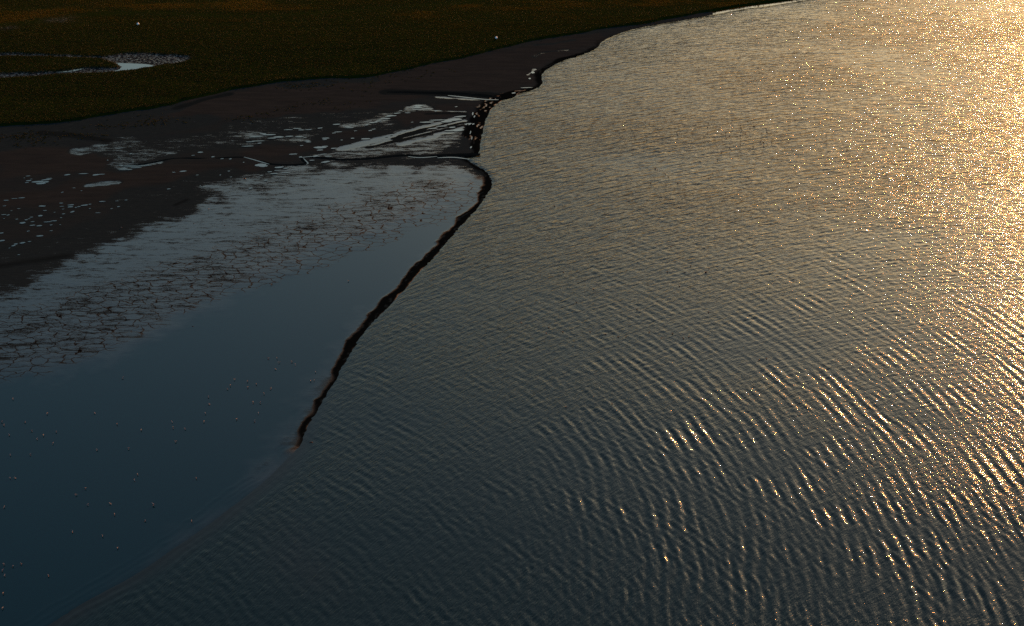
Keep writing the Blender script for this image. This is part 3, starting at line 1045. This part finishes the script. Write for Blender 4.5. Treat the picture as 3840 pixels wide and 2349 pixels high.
def place(me, name, u, v, z, rz, label, cat, group=None):
    p = G(u, v, z)
    o = bpy.data.objects.new(name, me)
    C.objects.link(o)
    o.location = (p[0], p[1], z)
    o.rotation_euler = (0, 0, rz)
    return tag(o, label, cat, group)


ZF = 0.032      # surface of the standing film of water
GULLS = [
    ("of three gulls at the left picture edge", [(7, 1579), (14, 1592), (35, 1629)]),
    ("of six gulls scattered over the left shallows", [(94, 1581), (119, 1613), (139, 1644), (163, 1630), (198, 1661), (211, 1617)]),
    ("of the two gulls standing apart below the left scatter", [(39, 1704), (114, 1702)]),
    ("of the trio close beside the dark bank", [(1183, 1393), (1165, 1426), (1178, 1424)]),
    ("of the six gulls bunched uppermost on the shallows", [(1006, 1341), (1039, 1341), (1047, 1357), (1094, 1354), (1107, 1365), (1033, 1382)]),
    ("of the eight gulls mid shallows", [(879, 1421), (864, 1443), (853, 1456), (928, 1428), (929, 1450), (961, 1438), (1015, 1455), (990, 1474)]),
    ("of four gulls in a column left of centre", [(782, 1486), (784, 1513), (770, 1548), (765, 1579)]),
    ("of five gulls near the bank's lower end", [(949, 1506), (976, 1508), (969, 1548), (887, 1570), (954, 1577)]),
    ("of six gulls mid deep blue water", [(530, 1610), (645, 1580), (649, 1601), (694, 1606), (659, 1654), (482, 1680)]),
    ("of three gulls above the largest gull", [(516, 1777), (505, 1799), (736, 1791)]),
    ("of the close pair near the left edge in dark water", [(38, 1790), (57, 1790)]),
    ("of five gulls left of the largest gull", [(320, 1829), (285, 1854), (329, 1891), (413, 1886), (430, 1927)]),
    ("of three gulls slanting towards the swash bar", [(272, 1992), (385, 2008), (441, 2053)]),
    ("of five gulls clustered low on the left", [(15, 2114), (48, 2121), (79, 2112), (9, 2137), (18, 2156)]),
    ("of the two gulls lowest at the left edge", [(12, 2223), (10, 2279)]),
    ("of the two small gulls beneath the big gull", [(544, 1950), (719, 1952)]),
]
SINGLES = [(48, 1494, "lone gull standing high up at the left end of the blue shallows"), (177, 1549, "lone gull above the scatter of gulls in the left shallows"),
           (355, 1547, "bright white gull standing alone above the centre left shallows"), (439, 1588, "hunched gull alone between the left scatter and the centre group"),
           (364, 1685, "lone gull in dark water below the bright white gull"), (460, 1415, "topmost lone gull where the cracked mud gives way to water"),
           (15, 1900, "lone gull at the left edge halfway down the deep blue water"), (182, 2157, "bright gull alone to the right of the low left cluster"),
           (1016, 1067, "lone wading bird on the pale wet mud below the cracks"), (1306, 1053, "lone wading bird on smooth mud left of the dark bank"),
           (1240, 786, "lone wading bird in the middle of the pale grey mud"), (1363, 644, "wading bird just below the dark winding channel"),
           (1513, 683, "upper of two wading birds on the grey mud right of centre"), (1522, 723, "lower of two wading birds on the grey mud right of centre"),
           (782, 783, "wading bird beside the streaks of shining puddles"), (455, 854, "dark wading bird on the upper left grey mud"),
           (332, 1106, "wading bird on the mud at the left above the cracks")]
poses = ['stand', 'turn', 'stand', 'feed']
n = 0
for desc, pts in GULLS:
    order = sorted(range(len(pts)), key=lambda i: pts[i][0])
    for rank, i in enumerate(order):
        u, v = pts[i]
        place(ME[poses[n % 4]], "gull", u, v + 5, ZF, random.uniform(0, 6.28), ORD[rank] + " " + desc, "gull", "gulls standing on the wet flat")
        n += 1
for u, v, lab in SINGLES:
    up = v < 1150
    place(ME[poses[n % 4]], "wading_bird" if up else "gull", u, v + (3 if up else 5), 0.09 if v < 1000 else ZF, random.uniform(0, 6.28), lab, "bird" if up else "gull", "gulls standing on the wet flat")
    n += 1
place(ME_big, "gull", 575, 1896, ZF, R(150), "largest gull, white with grey wings, standing in dark blue water", "gull", "gulls standing on the wet flat")

RAFT = [(2298, 465), (2321, 488), (2370, 488), (2380, 510), (2367, 515), (2419, 457), (2434, 465), (2426, 513), (2482, 520), (2538, 497), (2542, 507), (2595, 500),
        (2653, 477), (2654, 501), (2640, 512), (2681, 514), (2705, 501), (2721, 498), (2721, 509), (2735, 511), (2724, 519), (2764, 513), (2776, 509), (2795, 501),
        (2779, 481), (2777, 470), (2805, 457), (2812, 482), (2826, 475), (2829, 473), (2872, 482), (2876, 496), (2879, 501), (2857, 501), (2852, 530), (2863, 535),
        (2894, 535), (2878, 543), (2864, 551), (2824, 551), (2775, 549), (2760, 547), (2776, 541), (2737, 554)]
for u, v in RAFT:
    place(ME_duck, "waterbird", u, v, 0.02, random.uniform(0, 6.28), "tiny dark waterbird in the loose raft floating on the bright upper water", "waterbird", "raft of waterbirds on the upper water")
DUCKS = [
    ("of two dark waterbirds by the upper bank", [(1854, 480), (1893, 482)]),
    ("of three waterbirds dotted just below the raft of birds", [(2705, 571), (2691, 597), (2625, 605)]),
    ("of the close pair of waterbirds", [(2458, 632), (2465, 636)]),
    ("of four waterbirds scattered under the close pair", [(2495, 651), (2506, 662), (2440, 684), (2541, 685)]),
    ("of three waterbirds right of the close pair", [(2673, 647), (2666, 662), (2658, 667)]),
    ("of two waterbirds on the grey water right of the mud tip", [(2079, 771), (2357, 753)]),
    ("of two waterbirds at the top of the middle water", [(2516, 925), (2640, 929)]),
    ("of six waterbirds gathered in the centre of the picture", [(2590, 995), (2502, 1018), (2568, 1021), (2659, 1005), (2548, 1072), (2657, 1170)]),
    ("of four waterbirds on the dark water left of centre", [(2113, 1020), (2226, 1083), (2162, 1133), (2389, 1159)]),
    ("of eight waterbirds lined across dark water", [(1954, 1210), (2058, 1227), (2048, 1249), (2110, 1243), (2213, 1244), (2271, 1252), (2318, 1262), (2347, 1261)]),
    ("of five waterbirds right of the long line", [(2435, 1245), (2522, 1250), (2480, 1267), (2562, 1268), (2583, 1263)]),
    ("of two waterbirds near the first orange glints", [(2847, 1349), (2874, 1343)]),
    ("of two waterbirds lowest on the dark water", [(2295, 1514), (2122, 1525)]),
]
for desc, pts in DUCKS:
    order = sorted(range(len(pts)), key=lambda i: pts[i][0])
    for rank, i in enumerate(order):
        u, v = pts[i]
        place(ME_duck, "waterbird", u, v + 2, 0.03, random.uniform(0, 6.28), ORD[rank] + " " + desc, "waterbird", "waterbirds floating on the open water")
o = place(ME_duck, "waterbird", 2647, 1022, 0.03, R(20), "largest dark waterbird, raised head, in the centre of the water", "waterbird", "waterbirds floating on the open water")
o.scale = (1.6, 1.6, 1.6)

# ------------------------------------------------------------------ clods, tyre, buoys
def clod_mesh():
    V, F = [], []
    ns, nr = 9, 4
    for i in range(nr):
        f = i / (nr - 1)
        for j in range(ns):
            a = 2 * math.pi * j / ns
            r = (1 - f * f * 0.85) * (0.8 + 0.4 * random.random())
            V.append((r * math.cos(a), 0.55 * r * math.sin(a), 0.5 * f * (0.8 + 0.4 * random.random()) - 0.05))
    for i in range(nr - 1):
        for j in range(ns):
            F.append((i * ns + j, i * ns + (j + 1) % ns, (i + 1) * ns + (j + 1) % ns, (i + 1) * ns + j))
    F.append(tuple((nr - 1) * ns + j for j in range(ns)))
    me = bpy.data.meshes.new("mud_clod")
    me.from_pydata(V, [], F)
    me.materials.append(M_clod)
    me.update()
    return me


CM = [clod_mesh() for _ in range(4)]
s3 = 0.3982
CLODS = [
    ("of the dark clods scattered on the grey mud at the left", [(883 * s3, 500 + 1138 * s3), (1020 * s3, 500 + 1137 * s3), (898 * s3, 500 + 1163 * s3), (850 * s3, 500 + 1185 * s3), (1087 * s3, 500 + 1112 * s3), (1188 * s3, 500 + 1117 * s3), (898 * s3, 500 + 1205 * s3), (730 * s3, 500 + 1185 * s3)]),
    ("of the dark clods by the left edge above the cracked mud", [(337 * s3, 500 + 1310 * s3), (229 * s3, 500 + 1353 * s3), (118 * s3, 1100 + 28 * s3), (530 * s3, 1100 + 8 * s3)]),
    ("of the dark clods on the pale mud left of centre", [(1968 * s3, 500 + 921 * s3), (1825 * s3, 500 + 853 * s3), (1888 * s3, 500 + 856 * s3), (1895 * s3, 500 + 828 * s3), (2090 * s3, 500 + 827 * s3), (2115 * s3, 500 + 872 * s3), (2090 * s3, 500 + 857 * s3), (2265 * s3, 500 + 765 * s3)]),
    ("of the dark clods on the grey mud under the channel", [(900 + 1085 * s3, 500 + 300 * s3), (900 + 1200 * s3, 500 + 292 * s3), (900 + 400 * s3, 500 + 572 * s3), (900 + 450 * s3, 500 + 612 * s3), (900 + 837 * s3, 500 + 453 * s3), (900 + 600 * s3, 500 + 495 * s3), (900 + 880 * s3, 500 + 507 * s3), (900 + 1250 * s3, 500 + 385 * s3)]),
    ("of the dark clods on the sheen above the channel", [(900 + 1680 * s3, 500 + 75 * s3), (900 + 1450 * s3, 500 + 130 * s3), (900 + 1410 * s3, 500 + 153 * s3), (900 + 1345 * s3, 500 + 160 * s3), (900 + 1530 * s3, 500 + 152 * s3)]),
    ("of the dark clods lying on brown mud above the left puddles", [(640 * s3, 500 + 328 * s3), (700 * s3, 500 + 322 * s3), (560 * s3, 500 + 355 * s3), (610 * s3, 500 + 345 * s3), (635 * s3, 500 + 368 * s3)]),
]
for desc, pts in CLODS:
    order = sorted(range(len(pts)), key=lambda i: pts[i][0])
    for rank, i in enumerate(order):
        u, v = pts[i]
        o = place(random.choice(CM), "mud_clod", u, v, 0.06, random.uniform(-0.3, 0.3), ORD[rank] + " " + desc, "mud clod", "dark clods on the mudflat")
        s_ = random.uniform(0.20, 0.36)
        o.scale = (s_, s_, s_ * 0.8)
o = place(CM[0], "mud_clod", 723, 1225, 0.03, 0.1, "small dark clod alone on the smooth blue shallows", "mud clod", "dark clods on the mudflat")
o.scale = (0.25, 0.25, 0.2)
o = place(CM[1], "floating_debris", 1167, 1660, 0.02, 0.1, "small dark lump of debris afloat just off the end of the bank", "debris")
o.scale = (0.4, 0.4, 0.25)

# little weed tufts along the wrack lines on the sand
def tuft_mesh():
    V, F = [], []
    for i in range(9):
        a = random.random() * 6.28
        r = random.random() * 0.25
        x0, y0 = r * math.cos(a), r * math.sin(a)
        w = 0.06
        V += [(x0 - w, y0, 0), (x0 + w, y0, 0), (x0 + random.gauss(0, .08), y0 + random.gauss(0, .08), 0.22 + 0.15 * random.random())]
        F.append((3 * i, 3 * i + 1, 3 * i + 2))
    me = bpy.data.meshes.new("weed_tuft")
    me.from_pydata(V, [], F)
    return me


def scatter_weed():
    lines = [([(900, 452), (990, 430), (1060, 416), (1110, 402), (1170, 392), (1240, 378)], 130, 1.4),
             ([(1240, 405), (1270, 400), (1300, 392)], 25, 2.5),
             ([(360, 478), (420, 476), (480, 472), (560, 468), (620, 460)], 90, 1.4),
             ([(500, 452), (580, 455), (660, 450)], 60, 2.6), ([(140, 492), (240, 508), (300, 515)], 40, 1.8),
             ([(10, 520), (60, 512), (110, 512), (130, 516)], 140, 1.6), ([(310, 510), (380, 508)], 30, 1.5), ([(60, 550), (140, 540), (170, 538)], 40, 1.4),
             ([(1090, 322), (1120, 326), (1180, 328), (1240, 312)], 110, 2.2), ([(1300, 300), (1450, 282), (1600, 262)], 60, 2.5),
             ([(1370, 330), (1430, 312), (1560, 295), (1700, 262)], 50, 1.0), ([(1340, 345), (1380, 342)], 20, 1.5)]
    V, F = [], []
    for uv, cnt, spread in lines:
        L = chaikin(GP(uv), 1)
        for _ in range(cnt):
            i = random.randrange(len(L) - 1)
            t_ = random.random()
            p = L[i] * (1 - t_) + L[i + 1] * t_
            p = p + np.array([random.gauss(0, spread * 1.5), random.gauss(0, spread)])
            sc_ = random.uniform(0.4, 1.3)
            for b_ in range(5):
                a = random.random() * 6.28
                o_ = len(V)
                x0, y0 = p[0] + random.gauss(0, .2 * sc_), p[1] + random.gauss(0, .2 * sc_)
                w = 0.16 * sc_
                V += [(x0 - w * math.cos(a), y0 - w * math.sin(a), 0.06), (x0 + w * math.cos(a), y0 + w * math.sin(a), 0.06), (x0 + random.gauss(0, .1), y0 + random.gauss(0, .1), 0.12 + 0.3 * sc_)]
                F.append((o_, o_ + 1, o_ + 2))
    o = mesh_obj("shore_weed", np.array(V), np.array(F), M_grass, smooth=False, attrs={"hue": np.repeat(rng.uniform(0.1, 0.6, len(F)), 3)})
    tag(o, "sparse dark weed specks in lines along the sandy upper shore", "weed", kind='stuff')


scatter_weed()


def torus(R0, r0, squash, name, mat, parent=None, n1=22, n2=9):
    V = [((R0 + r0 * math.cos(b_)) * math.cos(a), (R0 + r0 * math.cos(b_)) * math.sin(a), squash * r0 * math.sin(b_))
         for a in np.linspace(0, 2 * math.pi, n1, endpoint=False) for b_ in np.linspace(0, 2 * math.pi, n2, endpoint=False)]
    F = np.array([[i * n2 + j, ((i + 1) % n1) * n2 + j, ((i + 1) % n1) * n2 + (j + 1) % n2, i * n2 + (j + 1) % n2] for i in range(n1) for j in range(n2)])
    return mesh_obj(name, np.array(V), F, mat, parent)


p = G(917, 673)
o = torus(0.30, 0.10, 1.2, "tyre", M_rubber)
o.location = (p[0], p[1], 0.14)
o.rotation_euler = (0.12, -0.1, 0)
tag(o, "dark rubber ring half sunk in grey mud beside the bright streaks", "tyre")


def buoy(u, v, z, label):
    p = G(u, v, z)
    e = bpy.data.objects.new("buoy", None)
    C.objects.link(e)
    e.location = (p[0], p[1], z)
    tag(e, label, "buoy", "stranded buoys in the marsh")
    V, F = [], []
    ns, nr = 20, 11
    for i in range(nr):
        f = -math.pi / 2 + math.pi * i / (nr - 1)
        r = max(0.44 * math.cos(f), 0.03)
        for j in range(ns):
            a = 2 * math.pi * j / ns
            V.append((r * math.cos(a), r * math.sin(a), 0.44 + 0.44 * math.sin(f)))
    F = [(i * ns + j, i * ns + (j + 1) % ns, (i + 1) * ns + (j + 1) % ns, (i + 1) * ns + j) for i in range(nr - 1) for j in range(ns)]
    F += [tuple(range(ns))[::-1], tuple((nr - 1) * ns + j for j in range(ns))]
    mesh_obj("float", np.array(V), F, M_buoy, e)
    r_ = torus(0.07, 0.018, 1.0, "mooring_ring", M_rust, e, 12, 6)
    r_.location = (0, 0, 0.93)
    r_.rotation_euler = (R(90), 0, 0.4)
    b_ = torus(0.435, 0.02, 1.0, "seam_band", M_buoy, e, 24, 6)
    b_.location = (0, 0, 0.44)


buoy(518, 95, 0.75, "pale round buoy stranded in dark marsh grass above the creek bend")
buoy(1861, 147, 0.75, "pale round buoy stranded in marsh grass near the sandy shore")
print("done")
